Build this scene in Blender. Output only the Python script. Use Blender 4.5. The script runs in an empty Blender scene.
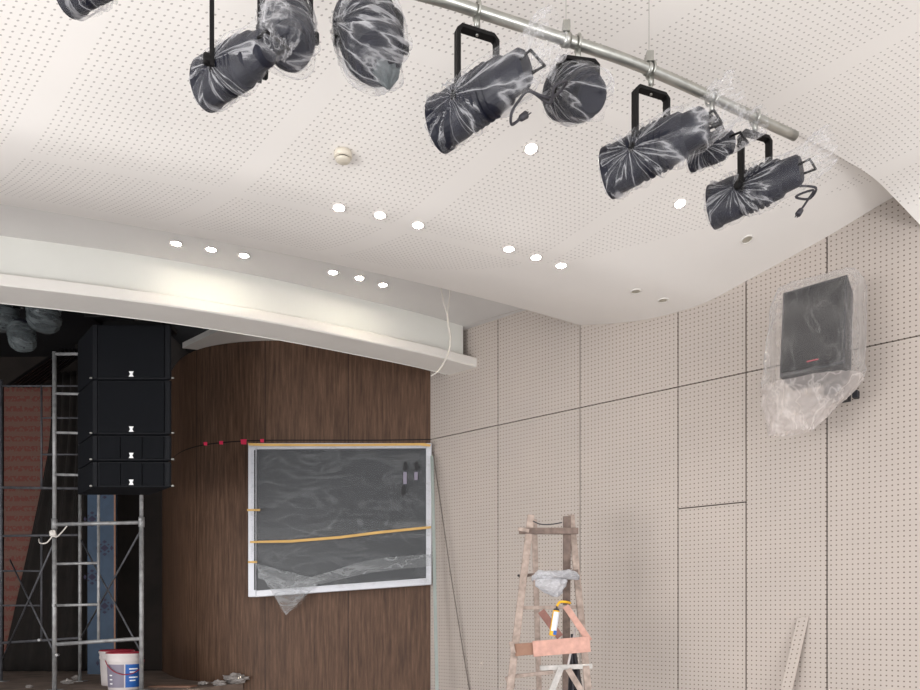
import bpy, math, random
from mathutils import Vector, Matrix, noise
S = bpy.context.scene
COL = S.collection
F = 750.0; CX = 460.0; HY = 618.0; EYE = 1.6

def at(x, y, Z):
    return Vector(((x-CX)*Z/F, Z, EYE+(HY-y)*Z/F))

# ------------------------------------------------------------------ materials
def lin(c):
    r = []
    for v in c:
        v = v/255.0
        r.append(v/12.92 if v <= .04045 else ((v+.055)/1.055)**2.4)
    return tuple(r)+(1.0,)

def nm(name):
    m = bpy.data.materials.new(name); m.use_nodes = True
    nt = m.node_tree
    return m, nt, nt.nodes['Principled BSDF']

def mat(name, rgb, rough=.6, metal=0.0, var=.08, scale=6.0, bump=0.0, bscale=40, spec=.5):
    m, nt, b = nm(name)
    n = nt.nodes.new('ShaderNodeTexNoise'); n.inputs['Scale'].default_value = scale; n.inputs['Detail'].default_value = 5
    tc = nt.nodes.new('ShaderNodeTexCoord'); nt.links.new(tc.outputs['Object'], n.inputs['Vector'])
    cr = nt.nodes.new('ShaderNodeValToRGB')
    c = lin(rgb)
    cr.color_ramp.elements[0].position = .3; cr.color_ramp.elements[1].position = .7
    cr.color_ramp.elements[0].color = tuple(max(0, v*(1-var)) for v in c[:3])+(1,)
    cr.color_ramp.elements[1].color = tuple(min(1, v*(1+var)) for v in c[:3])+(1,)
    nt.links.new(n.outputs['Fac'], cr.inputs['Fac']); nt.links.new(cr.outputs['Color'], b.inputs['Base Color'])
    b.inputs['Roughness'].default_value = rough; b.inputs['Metallic'].default_value = metal
    b.inputs['Specular IOR Level'].default_value = spec
    if bump:
        n2 = nt.nodes.new('ShaderNodeTexNoise'); n2.inputs['Scale'].default_value = bscale
        nt.links.new(tc.outputs['Object'], n2.inputs['Vector'])
        bp = nt.nodes.new('ShaderNodeBump'); bp.inputs['Strength'].default_value = bump; bp.inputs['Distance'].default_value = .01
        nt.links.new(n2.outputs['Fac'], bp.inputs['Height']); nt.links.new(bp.outputs['Normal'], b.inputs['Normal'])
    return m

def math_node(nt, op, a, b=None, clamp=False):
    n = nt.nodes.new('ShaderNodeMath'); n.operation = op; n.use_clamp = clamp
    for i, v in enumerate((a, b)):
        if v is None: continue
        if isinstance(v, (int, float)): n.inputs[i].default_value = v
        else: nt.links.new(v, n.inputs[i])
    return n.outputs[0]

def perf_mat(name, rgb, hole, pitch, rad, uv_bands=False, var=.04, rough=.7, speck=0.0):
    """perforated acoustic board: UV is in metres"""
    m, nt, b = nm(name)
    uv = nt.nodes.new('ShaderNodeUVMap'); uv.uv_map = 'UVMap'
    sp = nt.nodes.new('ShaderNodeSeparateXYZ'); nt.links.new(uv.outputs['UV'], sp.inputs[0])
    U, V = sp.outputs['X'], sp.outputs['Y']
    fu = math_node(nt, 'SUBTRACT', math_node(nt, 'FRACT', math_node(nt, 'DIVIDE', U, pitch)), .5)
    fv = math_node(nt, 'SUBTRACT', math_node(nt, 'FRACT', math_node(nt, 'DIVIDE', V, pitch)), .5)
    d = math_node(nt, 'SQRT', math_node(nt, 'ADD', math_node(nt, 'MULTIPLY', fu, fu), math_node(nt, 'MULTIPLY', fv, fv)))
    hm = math_node(nt, 'LESS_THAN', d, rad/pitch)
    if uv_bands:
        # plain strips between boards
        bu = math_node(nt, 'FRACT', math_node(nt, 'DIVIDE', math_node(nt, 'ADD', U, -1.45+9.5+.055), .95))
        k1 = math_node(nt, 'GREATER_THAN', bu, .11/.95)
        bv = math_node(nt, 'FRACT', math_node(nt, 'DIVIDE', math_node(nt, 'ADD', V, -1.0+12.0+.04), 1.2))
        k2 = math_node(nt, 'GREATER_THAN', bv, .08/1.2)
        k3 = math_node(nt, 'GREATER_THAN', V, .28)
        # plain area beside the side wall on the far wave
        k4 = math_node(nt, 'GREATER_THAN', math_node(nt, 'ADD', math_node(nt, 'MULTIPLY', V, .75), U), 2.15)
        for k in (k1, k2, k3, k4): hm = math_node(nt, 'MULTIPLY', hm, k)
    n = nt.nodes.new('ShaderNodeTexNoise'); n.inputs['Scale'].default_value = 1.3; n.inputs['Detail'].default_value = 4
    nt.links.new(uv.outputs['UV'], n.inputs['Vector'])
    cr = nt.nodes.new('ShaderNodeValToRGB'); c = lin(rgb)
    cr.color_ramp.elements[0].position = .35; cr.color_ramp.elements[1].position = .65
    cr.color_ramp.elements[0].color = tuple(v*(1-var) for v in c[:3])+(1,)
    cr.color_ramp.elements[1].color = (min(1, c[0]*(1+var)), min(1, c[1]*(1+var*.7)), min(1, c[2]*(1+var*.5)), 1)
    nt.links.new(n.outputs['Fac'], cr.inputs['Fac'])
    mx = nt.nodes.new('ShaderNodeMix'); mx.data_type = 'RGBA'
    nt.links.new(hm, mx.inputs['Factor']); nt.links.new(cr.outputs['Color'], mx.inputs[6]); mx.inputs[7].default_value = lin(hole)
    nt.links.new(mx.outputs[2], b.inputs['Base Color']); b.inputs['Roughness'].default_value = rough
    return m

def wood_mat(name, base, dark, light, seams=True):
    m, nt, b = nm(name)
    uv = nt.nodes.new('ShaderNodeUVMap'); uv.uv_map = 'UVMap'
    mp = nt.nodes.new('ShaderNodeMapping'); mp.inputs['Scale'].default_value = (22, 1.3, 1)
    nt.links.new(uv.outputs['UV'], mp.inputs['Vector'])
    n = nt.nodes.new('ShaderNodeTexNoise'); n.inputs['Scale'].default_value = 1.6; n.inputs['Detail'].default_value = 8; n.inputs['Roughness'].default_value = .7
    nt.links.new(mp.outputs[0], n.inputs['Vector'])
    cr = nt.nodes.new('ShaderNodeValToRGB'); e = cr.color_ramp.elements
    e[0].position = .3; e[0].color = lin(dark); e[1].position = .72; e[1].color = lin(light)
    k = e.new(.5); k.color = lin(base)
    nt.links.new(n.outputs['Fac'], cr.inputs['Fac'])
    out = cr.outputs['Color']
    if seams:
        sp = nt.nodes.new('ShaderNodeSeparateXYZ'); nt.links.new(uv.outputs['UV'], sp.inputs[0])
        f = math_node(nt, 'FRACT', math_node(nt, 'DIVIDE', sp.outputs['X'], .88))
        s1 = math_node(nt, 'LESS_THAN', f, .008)
        s2 = math_node(nt, 'LESS_THAN', math_node(nt, 'ABSOLUTE', math_node(nt, 'SUBTRACT', sp.outputs['Y'], EYE+1.88)), .006)
        s = math_node(nt, 'MAXIMUM', s1, s2)
        mx = nt.nodes.new('ShaderNodeMix'); mx.data_type = 'RGBA'
        nt.links.new(s, mx.inputs['Factor']); nt.links.new(out, mx.inputs[6]); mx.inputs[7].default_value = lin((22, 16, 13))
        out = mx.outputs[2]
    nt.links.new(out, b.inputs['Base Color']); b.inputs['Roughness'].default_value = .6
    b.inputs['Specular IOR Level'].default_value = .3
    return m

def film_mat(name, base=.2, streak=.55, edge=.45, rgb=(235, 235, 238), scale=(7, 7, 7), warp=2.5, rough=.22, ridge=.10, rot=0, attr=None):
    """thin polythene: mostly clear, milky along its creases"""
    m, nt, b = nm(name)
    b.inputs['Base Color'].default_value = lin(rgb); b.inputs['Roughness'].default_value = rough
    b.inputs['Specular IOR Level'].default_value = .45
    tc = nt.nodes.new('ShaderNodeTexCoord')
    mp = nt.nodes.new('ShaderNodeMapping'); mp.inputs['Scale'].default_value = scale
    m0 = nt.nodes.new('ShaderNodeMapping'); m0.inputs['Rotation'].default_value = (0, 0, -math.radians(rot))
    src = tc.outputs['Object']
    if attr:
        an = nt.nodes.new('ShaderNodeAttribute'); an.attribute_name = attr; src = an.outputs['Vector']
    nt.links.new(src, m0.inputs['Vector']); nt.links.new(m0.outputs[0], mp.inputs['Vector'])
    n = nt.nodes.new('ShaderNodeTexNoise'); n.inputs['Scale'].default_value = 1.0; n.inputs['Detail'].default_value = 3; n.inputs['Distortion'].default_value = warp
    nt.links.new(mp.outputs[0], n.inputs['Vector'])
    a = math_node(nt, 'ABSOLUTE', math_node(nt, 'SUBTRACT', n.outputs['Fac'], .5))
    rid = math_node(nt, 'SUBTRACT', 1.0, math_node(nt, 'DIVIDE', a, ridge), clamp=True)
    rid = math_node(nt, 'POWER', rid, 2.2)
    lw = nt.nodes.new('ShaderNodeLayerWeight'); lw.inputs['Blend'].default_value = .35
    fac = math_node(nt, 'ADD', math_node(nt, 'ADD', math_node(nt, 'MULTIPLY', rid, streak), base), math_node(nt, 'MULTIPLY', lw.outputs['Facing'], edge), clamp=True)
    fac = math_node(nt, 'MINIMUM', fac, .92)
    tr = nt.nodes.new('ShaderNodeBsdfTransparent')
    bp = nt.nodes.new('ShaderNodeBump'); bp.inputs['Strength'].default_value = .7; bp.inputs['Distance'].default_value = .02
    nt.links.new(n.outputs['Fac'], bp.inputs['Height']); nt.links.new(bp.outputs['Normal'], b.inputs['Normal'])
    tl = nt.nodes.new('ShaderNodeBsdfTranslucent'); tl.inputs['Color'].default_value = lin(rgb)
    mt = nt.nodes.new('ShaderNodeMixShader'); mt.inputs[0].default_value = .35
    nt.links.new(b.outputs[0], mt.inputs[1]); nt.links.new(tl.outputs[0], mt.inputs[2])
    mx = nt.nodes.new('ShaderNodeMixShader')
    nt.links.new(fac, mx.inputs[0]); nt.links.new(tr.outputs[0], mx.inputs[1]); nt.links.new(mt.outputs[0], mx.inputs[2])
    nt.links.new(mx.outputs[0], nt.nodes['Material Output'].inputs['Surface'])
    return m

def emit_mat(name, rgb, st):
    m, nt, b = nm(name)
    b.inputs['Base Color'].default_value = lin(rgb); b.inputs['Emission Color'].default_value = lin(rgb); b.inputs['Emission Strength'].default_value = st
    return m

M = {}
M['ceil'] = perf_mat('perforated_white_board', (235, 231, 226), (184, 178, 173), .032, .0048, True, var=.012, rough=.75)
M['wallp'] = perf_mat('perforated_beige_board', (181, 171, 163), (112, 100, 92), .035, .0054, False, var=.03)
M['gap'] = mat('dark_gap', (40, 32, 28), .9)
M['white'] = mat('white_paint', (226, 222, 216), .7, var=.02, scale=2)
M['white2'] = mat('white_plaster', (222, 222, 216), .8, var=.02, scale=2)
M['soffit'] = mat('soffit_paint', (206, 203, 200), .8, var=.02, scale=2)  # same white paint, greyed so the soffit's shade sits in its colour
M['floor'] = mat('pale_screed_floor', (200, 199, 200), .85, var=.15, scale=3)
M['stagefloor'] = mat('dusty_stage_boards', (122, 106, 95), .9, var=.3, scale=5, bump=.3)
M['black'] = mat('black_paint', (13, 13, 17), .8, var=.2)
M['stagedark'] = mat('dark_brown_board', (34, 27, 23), .9, var=.35, scale=3)  # brown board darkened, the stage's shade is put into the colour
M['wood'] = wood_mat('dark_walnut_veneer', (88, 65, 50), (60, 43, 33), (116, 89, 71))
M['yoke'] = mat('black_steel', (12, 10, 11), .55, var=.1, spec=.2)
M['can'] = mat('navy_black_enamel', (13, 15, 30), .5, var=.25, scale=14, spec=.3)
M['steel'] = mat('galvanised_steel', (168, 168, 162), .3, .85, var=.15, scale=14)
M['scaf'] = mat('scaffold_steel', (150, 150, 150), .5, .35, var=.3, scale=18)
M['bag'] = film_mat('clear_polythene', .035, .44, .12, scale=(1, 1, 1), warp=.25, ridge=.065, attr='pleat')
M['bagend'] = film_mat('clear_bag_end', .05, .28, .22, scale=(12, 4, 12), warp=.5, ridge=.05, rot=30, rough=.12)
M['bag2'] = film_mat('clear_thin_polythene', .16, .45, .4, scale=(6, 6, 6))
M['darkbag'] = film_mat('dusty_polythene', .55, .3, .2, rgb=(128, 136, 138), scale=(1, 1, 1), warp=.3, ridge=.08, attr='pleat')
M['sheet'] = film_mat('sheet_polythene', .055, .13, .12, rgb=(200, 204, 206), scale=(2.0, 1.5, 5.0), warp=1.2, ridge=.07, rough=.35)
M['sheetfold'] = film_mat('folded_polythene', .24, .2, .15, rgb=(205, 208, 210), scale=(3, 1.5, 7.0), warp=1.0, rough=.35)
M['wire'] = mat('grey_rubber', (48, 46, 52), .5)
M['wcable'] = mat('white_cable_rubber', (214, 208, 200), .5)
M['spk'] = mat('black_cabinet_paint', (8, 10, 16), .7, var=.15, scale=20, spec=.25)
M['grille'] = mat('black_grille_cloth', (7, 9, 14), .85, var=.1, scale=9, spec=.2)
M['spk2'] = mat('speaker_charcoal', (15, 17, 26), .6, var=.2, scale=9)
M['emblem'] = mat('white_emblem_paint', (240, 240, 240), .4)
M['screen'] = mat('charcoal_screen', (38, 40, 44), .4, var=.12, scale=2)
M['alu'] = mat('white_aluminium', (205, 206, 212), .4, .1, var=.04)
M['tape'] = mat('yellow_masking_tape', (206, 166, 98), .7, var=.1)
M['redtape'] = mat('red_tape', (226, 40, 84), .6)
M['blk'] = mat('black_tape', (18, 18, 20), .5)
M['oldwood'] = mat('paint_spattered_wood', (160, 144, 134), .85, var=.28, scale=26)
M['darkwood'] = mat('old_brown_wood', (116, 100, 92), .85, var=.3, scale=20)
M['pink'] = mat('pink_formwork_board', (198, 154, 140), .8, var=.14, scale=22)
M['redwood'] = mat('red_brown_board', (140, 100, 92), .85, var=.15, scale=14)
M['brownwood'] = mat('brown_board_end', (146, 112, 94), .85, var=.12, scale=18)
M['greyboard'] = mat('grey_splashed_board', (186, 182, 178), .8, var=.2, scale=24)
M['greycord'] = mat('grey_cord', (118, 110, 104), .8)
M['yellow'] = mat('yellow_plastic', (228, 172, 28), .5)
M['tubewhite'] = mat('white_label', (220, 224, 230), .5)
M['blue'] = mat('blue_label_print', (30, 92, 170), .45, var=.1)
M['lblue'] = mat('blue_board_film', (50, 70, 92), .6, var=.14, scale=8)
M['mark'] = mat('dark_printed_mark', (44, 38, 62), .7)
M['bucket'] = mat('white_bucket_plastic', (206, 198, 196), .5, var=.08)
M['bred'] = mat('red_plastic', (150, 36, 54), .5)
M['greylab'] = mat('grey_label_print', (128, 122, 138), .5, var=.1)
M['lit'] = emit_mat('lamp_glow', (255, 252, 244), 40)
M['ivory'] = mat('ivory_plastic', (214, 206, 190), .5, var=.02)
M['greenish'] = mat('pale_green_glass_strip', (146, 154, 149), .25, var=.06)
M['scaf2'] = mat('dull_scaffold_steel', (84, 84, 88), .6, .2, var=.3, scale=18)  # scaffold steel darkened: dimness of rear frame and braces put into colour
M['drape'] = mat('black_brown_drape', (30, 25, 22), .95, var=.3)
M['paper'] = mat('crumpled_white_paper', (150, 144, 140), .8, var=.1)

def red_print():
    m, nt, b = nm('red_printed_board')
    uv = nt.nodes.new('ShaderNodeUVMap'); uv.uv_map = 'UVMap'
    sp = nt.nodes.new('ShaderNodeSeparateXYZ'); nt.links.new(uv.outputs['UV'], sp.inputs[0])
    fv = math_node(nt, 'FRACT', math_node(nt, 'DIVIDE', sp.outputs['Y'], .13))
    row = math_node(nt, 'LESS_THAN', fv, .55)
    mp = nt.nodes.new('ShaderNodeMapping'); mp.inputs['Scale'].default_value = (30, 24, 1); nt.links.new(uv.outputs['UV'], mp.inputs[0])
    n = nt.nodes.new('ShaderNodeTexNoise'); n.inputs['Scale'].default_value = 1.0; n.inputs['Detail'].default_value = 2; nt.links.new(mp.outputs[0], n.inputs['Vector'])
    ch = math_node(nt, 'GREATER_THAN', n.outputs['Fac'], .47)
    fu = math_node(nt, 'FRACT', math_node(nt, 'DIVIDE', sp.outputs['X'], .62))
    blk = math_node(nt, 'LESS_THAN', fu, .78)
    k = math_node(nt, 'MULTIPLY', math_node(nt, 'MULTIPLY', row, ch), blk)
    mx = nt.nodes.new('ShaderNodeMix'); mx.data_type = 'RGBA'
    nt.links.new(math_node(nt, 'MULTIPLY', k, .8), mx.inputs['Factor']); mx.inputs[6].default_value = lin((110, 82, 71)); mx.inputs[7].default_value = lin((114, 56, 51))
    nt.links.new(mx.outputs[2], b.inputs['Base Color']); b.inputs['Roughness'].default_value = .85
    return m
M['redprint'] = red_print()

# ------------------------------------------------------------------ mesh builder
class MB:
    def __init__(s, org=(0, 0, 0)): s.v = []; s.f = []; s.uv = None; s.o = Vector(org); s.pleat = None
    def add(s, vs, fs, uvs=None):
        b = len(s.v); s.v += [Vector(p)-s.o for p in vs]; s.f += [tuple(i+b for i in f) for f in fs]
        if uvs is not None:
            if s.uv is None: s.uv = []
            s.uv += list(uvs)
        return s
    def box(s, c, size, rot=None):
        c = Vector(c); hx, hy, hz = size[0]/2, size[1]/2, size[2]/2
        vs = [Vector((x*hx, y*hy, z*hz)) for x in (-1, 1) for y in (-1, 1) for z in (-1, 1)]
        if rot is not None: vs = [rot @ p for p in vs]
        return s.add([p+c for p in vs], [(0, 1, 3, 2), (4, 6, 7, 5), (0, 4, 5, 1), (2, 3, 7, 6), (0, 2, 6, 4), (1, 5, 7, 3)])
    def beam(s, a, b, w, d, up=(0, 1, 0)):
        """rectangular bar from a to b: w across, d along 'up'"""
        a = Vector(a); b = Vector(b); z = (b-a); L = z.length; z.normalize()
        y = Vector(up); y = (y-z*y.dot(z)).normalized(); x = y.cross(z)
        R = Matrix((x, y, z)).transposed()
        return s.box((a+b)/2, (w, d, L), R)
    def tube(s, pts, r, n=10, cap=True):
        pts = [Vector(p) for p in pts]; rs = r if isinstance(r, (list, tuple)) else [r]*len(pts)
        vs = []; fs = []; prev = None
        for i, p in enumerate(pts):
            t = (pts[min(i+1, len(pts)-1)]-pts[max(i-1, 0)]).normalized()
            if prev is None:
                a = Vector((0, 0, 1)) if abs(t.z) < .9 else Vector((1, 0, 0))
                x = (a-t*a.dot(t)).normalized()
            else: x = (prev-t*prev.dot(t)).normalized()
            prev = x; y = t.cross(x)
            for k in range(n):
                q = 2*math.pi*k/n; vs.append(p+(x*math.cos(q)+y*math.sin(q))*rs[i])
        for i in range(len(pts)-1):
            for k in range(n):
                fs.append((i*n+k, i*n+(k+1) % n, (i+1)*n+(k+1) % n, (i+1)*n+k))
        if cap: fs += [tuple(range(n-1, -1, -1)), tuple((len(pts)-1)*n+k for k in range(n))]
        return s.add(vs, fs)
    def lathe(s, prof, c=(0, 0, 0), rot=None, n=28):
        c = Vector(c); vs = []; fs = []
        for r, z in prof:
            for k in range(n):
                q = 2*math.pi*k/n; p = Vector((r*math.cos(q), r*math.sin(q), z))
                vs.append((rot @ p if rot is not None else p)+c)
        for i in range(len(prof)-1):
            for k in range(n): fs.append((i*n+k, i*n+(k+1) % n, (i+1)*n+(k+1) % n, (i+1)*n+k))
        if prof[0][0] > 1e-4: fs.append(tuple(range(n-1, -1, -1)))
        if prof[-1][0] > 1e-4: fs.append(tuple((len(prof)-1)*n+k for k in range(n)))
        return s.add(vs, fs)
    def grid(s, fn, nu, nv, uvfn=None):
        vs = []; uvs = []
        for i in range(nu+1):
            for j in range(nv+1):
                vs.append(fn(i/nu, j/nv)); uvs.append(uvfn(i/nu, j/nv) if uvfn else (i/nu, j/nv))
        fs = [(i*(nv+1)+j, (i+1)*(nv+1)+j, (i+1)*(nv+1)+j+1, i*(nv+1)+j+1) for i in range(nu) for j in range(nv)]
        return s.add(vs, fs, uvs)
    def prism(s, pts, off):
        n = len(pts); off = Vector(off)
        vs = [Vector(p) for p in pts]+[Vector(p)+off for p in pts]
        return s.add(vs, [tuple(range(n-1, -1, -1)), tuple(range(n, 2*n))]+[(i, (i+1) % n, n+(i+1) % n, n+i) for i in range(n)])
    def build(s, name, m, parent=None, smooth=False, bevel=0, solid=0):
        me = bpy.data.meshes.new(name); me.from_pydata([tuple(p) for p in s.v], [], s.f)
        if s.uv is not None:
            ul = me.uv_layers.new(name='UVMap')
            for lp in me.loops: ul.data[lp.index].uv = s.uv[lp.vertex_index]
        if s.pleat:
            at_ = me.attributes.new('pleat', 'FLOAT_VECTOR', 'POINT')
            for i, p in enumerate(s.v): at_.data[i].vector = s.pleat(p)
        me.materials.append(m)
        if smooth:
            for p in me.polygons: p.use_smooth = True
        me.validate(); me.update()
        o = bpy.data.objects.new(name, me); COL.objects.link(o)
        if parent is not None: o.parent = parent
        else: o.location = s.o
        if bevel:
            b = o.modifiers.new('Bevel', 'BEVEL'); b.width = bevel; b.segments = 2; b.limit_method = 'ANGLE'
        if solid:
            b = o.modifiers.new('Solidify', 'SOLIDIFY'); b.thickness = solid; b.offset = 0
        return o

def tag(o, label=None, cat=None, group=None, kind=None):
    if label: o['label'] = label
    if cat: o['category'] = cat
    if group: o['group'] = group
    if kind: o['kind'] = kind
    return o
def struct(o, label=None):
    o['kind'] = 'structure'
    if label: o['label'] = label
    return o
def thing(name, label, cat, loc=(0, 0, 0), group=None, rz=0):
    o = bpy.data.objects.new(name, None); COL.objects.link(o); o.location = loc; o.rotation_euler = (0, 0, rz)
    o.empty_display_size = .1
    return tag(o, label, cat, group)

def bag_mesh(mb, rings, nseg=56, amp=.012, seed=0, freq=7, closed=True, nsub=5, pl=None):
    """rings: (centre, axis1, axis2, power). Skin between them, creased along its length."""
    rr = []
    for i in range(len(rings)-1):
        for k in range(nsub):
            u = k/nsub; a, b = rings[i], rings[i+1]
            rr.append(tuple(a[j]*(1-u)+b[j]*u for j in range(4)))
    rr.append(rings[-1])
    vs = []; fs = []; sv = Vector((seed*3.1, seed*1.7, 0))
    for i, (c, a1, a2, pw) in enumerate(rr):
        for k in range(nseg):
            q = 2*math.pi*k/nseg; cs, sn = math.cos(q), math.sin(q)
            d = a1*math.copysign(abs(cs)**(2/pw), cs)+a2*math.copysign(abs(sn)**(2/pw), sn)
            p = c+d
            n1 = 1-abs(noise.noise(p*freq+sv)*2.2)
            n2 = 1-abs(noise.noise(Vector((cs*3.3, sn*3.3, i*.16))*1.0+sv)*2.4)
            dl = max(d.length, 1e-4)
            if pl:
                n3 = 1-abs(noise.noise(pl(p)+sv)*2.6)
                p = p+d/dl*amp*(n3*1.3+n1*.3-.8)+noise.noise_vector(p*freq+sv)*amp*.3
            else: p = p+d/dl*amp*(n1*.6+n2*1.3-.7)+noise.noise_vector(p*freq*1.6+sv)*amp*.22
            vs.append(p)
    n = nseg; m = len(rr)
    for i in range(m-1):
        for k in range(n): fs.append((i*n+k, i*n+(k+1) % n, (i+1)*n+(k+1) % n, (i+1)*n+k))
    if closed: fs.append(tuple(range(n-1, -1, -1)))
    mb.add(vs, fs)
    return mb

# ------------------------------------------------------------------ room frame
P0 = Vector((1.07, 6.71)); D = Vector((.757, -.653)).normalized(); N = Vector((D.y, -D.x))  # N points into the room
def pt(s, t): return P0+D*s+N*t
def st(X, Y):
    r = Vector((X, Y))-P0; return r.dot(D), r.dot(N)
def wall_s(x, t=0):
    k = (x-CX)/F; A = P0+N*t
    return (k*A.y-A.x)/(D.x-k*D.y)
WANG = math.atan2(D.y, D.x)

def sedge(t): return -(.26*t+.04*t*t)
def interp(pts, x):
    if x <= pts[0][0]:
        return pts[0][1]
    if x >= pts[-1][0]:
        a, b = pts[-2], pts[-1]; return b[1]+(x-b[0])*(b[1]-a[1])/(b[0]-a[0])
    for i in range(len(pts)-1):
        if x <= pts[i+1][0]:
            p0 = pts[max(i-1, 0)]; p1 = pts[i]; p2 = pts[i+1]; p3 = pts[min(i+2, len(pts)-1)]
            u = (x-p1[0])/(p2[0]-p1[0]); h = p2[0]-p1[0]
            m1 = (p2[1]-p0[1])/(p2[0]-p0[0])*h; m2 = (p3[1]-p1[1])/(p3[0]-p1[0])*h
            return (2*u**3-3*u*u+1)*p1[1]+(u**3-2*u*u+u)*m1+(-2*u**3+3*u*u)*p2[1]+(u**3-u*u)*m2
FA = [(0, 2.62), (.3, 2.555), (.69, 2.50), (1.13, 2.50), (1.44, 2.57), (2.06, 2.73), (2.48, 2.86), (2.9, 2.95)]
def hA(w): return interp(FA, w)
BS = [(0, 2.65), (.25, 2.59), (.5, 2.585), (.75, 2.55), (1.12, 2.53), (1.5, 2.52), (9, 2.52)]   # w of the near panel's edge
BH = [(0, 2.585), (.25, 2.735), (.5, 2.79), (.75, 2.835), (1.12, 2.86), (1.5, 2.868), (9, 2.868)]
def wB(t): return interp(BS, t)
def hB(t, w):
    q = w-wB(t)
    return interp(BH, t)+.13*q+.0*q
def ceil_h(X, Y):
    s, t = st(X, Y); w = s-sedge(t)
    return hA(w) if w < wB(t) else hB(t, w)
def ray_ceiling(x, y):
    Z = 2.5
    while Z < 9:
        p = at(x, y, Z)
        if p.z-EYE > 0:
            s, t = st(p.x, p.y)
            if s-sedge(t) > 0 and p.z-EYE >= ceil_h(p.x, p.y): return p
        Z += .004
    return at(x, y, 5)

# ---- ceiling
def build_ceiling():
    T = 9.0
    mb = MB()
    def fa(u, v):
        t = T*u; wm = wB(t)+(.22 if t < 1.3 else .0); w = wm*v; p = pt(w+sedge(t), t); return Vector((p.x, p.y, EYE+hA(w)))
    def ua(u, v):
        t = T*u; wm = wB(t)+(.22 if t < 1.3 else .0); return (t, wm*v)
    mb.grid(fa, 120, 60, ua)
    o = mb.build('ceiling', M['ceil'], smooth=True); struct(o, 'white perforated wave ceiling with a plain strip along its front edge')
    mb = MB()
    def fb(u, v):
        t = T*u; w = wB(t)+6.5*v*v; p = pt(w+sedge(t), t); return Vector((p.x, p.y, EYE+hB(t, w)))
    def ub(u, v):
        t = T*u; w = wB(t)+6.5*v*v
        return (t, w)
    mb.grid(fb, 140, 40, ub)
    o = mb.build('ceiling', M['ceil'], smooth=True); struct(o, 'nearer white perforated ceiling panel above the lighting pipe')
    # edge of the drop ceiling facing the stage, and the near panel's lip
    mb = MB()
    mb.grid(lambda u, v: Vector((*pt(sedge(T*u), T*u), EYE+2.62+.4*v)), 80, 1)
    mb.grid(lambda u, v: Vector((*pt(sedge(1.2*u)+wB(1.2*u), 1.2*u), EYE+interp(BH, 1.2*u)+.22*v)), 30, 1)
    struct(mb.build('trim_1', M['white']))
build_ceiling()

# ---- proscenium soffit, bulkhead and ledge
FP = [(-9.0, 4.6), (-6.5, 5.0), (-5.0, 5.28), (-3.5, 5.72), (-2.5, 6.05), (-1.57, 6.47), (-.7, 6.98), (-.25, 7.27), (.03, 7.49)]
def fasc(u, off=0.0):
    X = -9.0+u*9.03; y = interp(FP, X); dy = (interp(FP, X+.05)-interp(FP, X-.05))/.1 if X < -.05 else .78
    n = Vector((dy, -1)).normalized()      # toward the hall
    return Vector((X, y))+n*off
HS = 2.915
def front_pt(u):
    t = 9.0*(1-u); return pt(sedge(t)+.25, t)
mb = MB()
mb.grid(lambda u, v: Vector((*(front_pt(u)*(1-v)+fasc(u)*v), EYE+HS)), 60, 4)
w1 = pt(sedge(0)+.25, -.02); w2 = pt(wall_s(455), -.02); w0 = fasc(1.0)
mb.add([(w1.x, w1.y, EYE+HS), (w2.x, w2.y, EYE+HS), (w0.x, w0.y, EYE+HS)], [(0, 1, 2)], [(0, 0)]*3)
struct(mb.build('ceiling', M['soffit']), 'plain white soffit in front of the stage opening')
mb = MB()
mb.grid(lambda u, v: Vector((*fasc(u), EYE+HS-(.33)*v)), 60, 2)       # fascia
mb.grid(lambda u, v: Vector((*fasc(u, -.28), EYE+2.5+.6*v)), 60, 1)   # back of the bulkhead
struct(mb.build('trim_2', M['white2'], smooth=True), 'white curved bulkhead over the stage opening')
# ledge
mb = MB()
prof = [(.0, 2.60), (.075, 2.60), (.085, 2.590), (.085, 2.515), (.075, 2.505), (-.28, 2.505), (-.28, 2.6)]
K = 70
vs = []; fs = []
UL = 1.012
for i in range(K+1):
    u = i/K
    for off, h in prof:
        q = fasc(u*UL, off); vs.append(Vector((q.x, q.y, EYE+h)))
np_ = len(prof)
for i in range(K):
    for k in range(np_): fs.append((i*np_+k, i*np_+(k+1) % np_, (i+1)*np_+(k+1) % np_, (i+1)*np_+k))
fs.append(tuple(range(np_))); fs.append(tuple(K*np_+k for k in range(np_)))
mb.add(vs, fs); struct(mb.build('trim_3', M['white']), 'white projecting ledge along the bottom of the curved bulkhead')
# white ceiling over the wood wall, black ceiling over the stage
mb = MB(); z = EYE+2.935
poly = [(-3.02, 8.16), (-2.23, 7.45), (-1.5, 6.80), (-.3, 7.5), (.3, 7.8), (0.0, 8.3), (-2.6, 8.3)]
mb.prism([(x, y, z) for x, y in poly], (0, 0, .06)); struct(mb.build('ceiling', M['white']), 'white ceiling piece above the wood wall')
mb = MB(); mb.box((-6, 8.3, EYE+3.45), (12.6, 7.0, .06)); struct(mb.build('ceiling', M['black']), 'black ceiling inside the stage')

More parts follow.
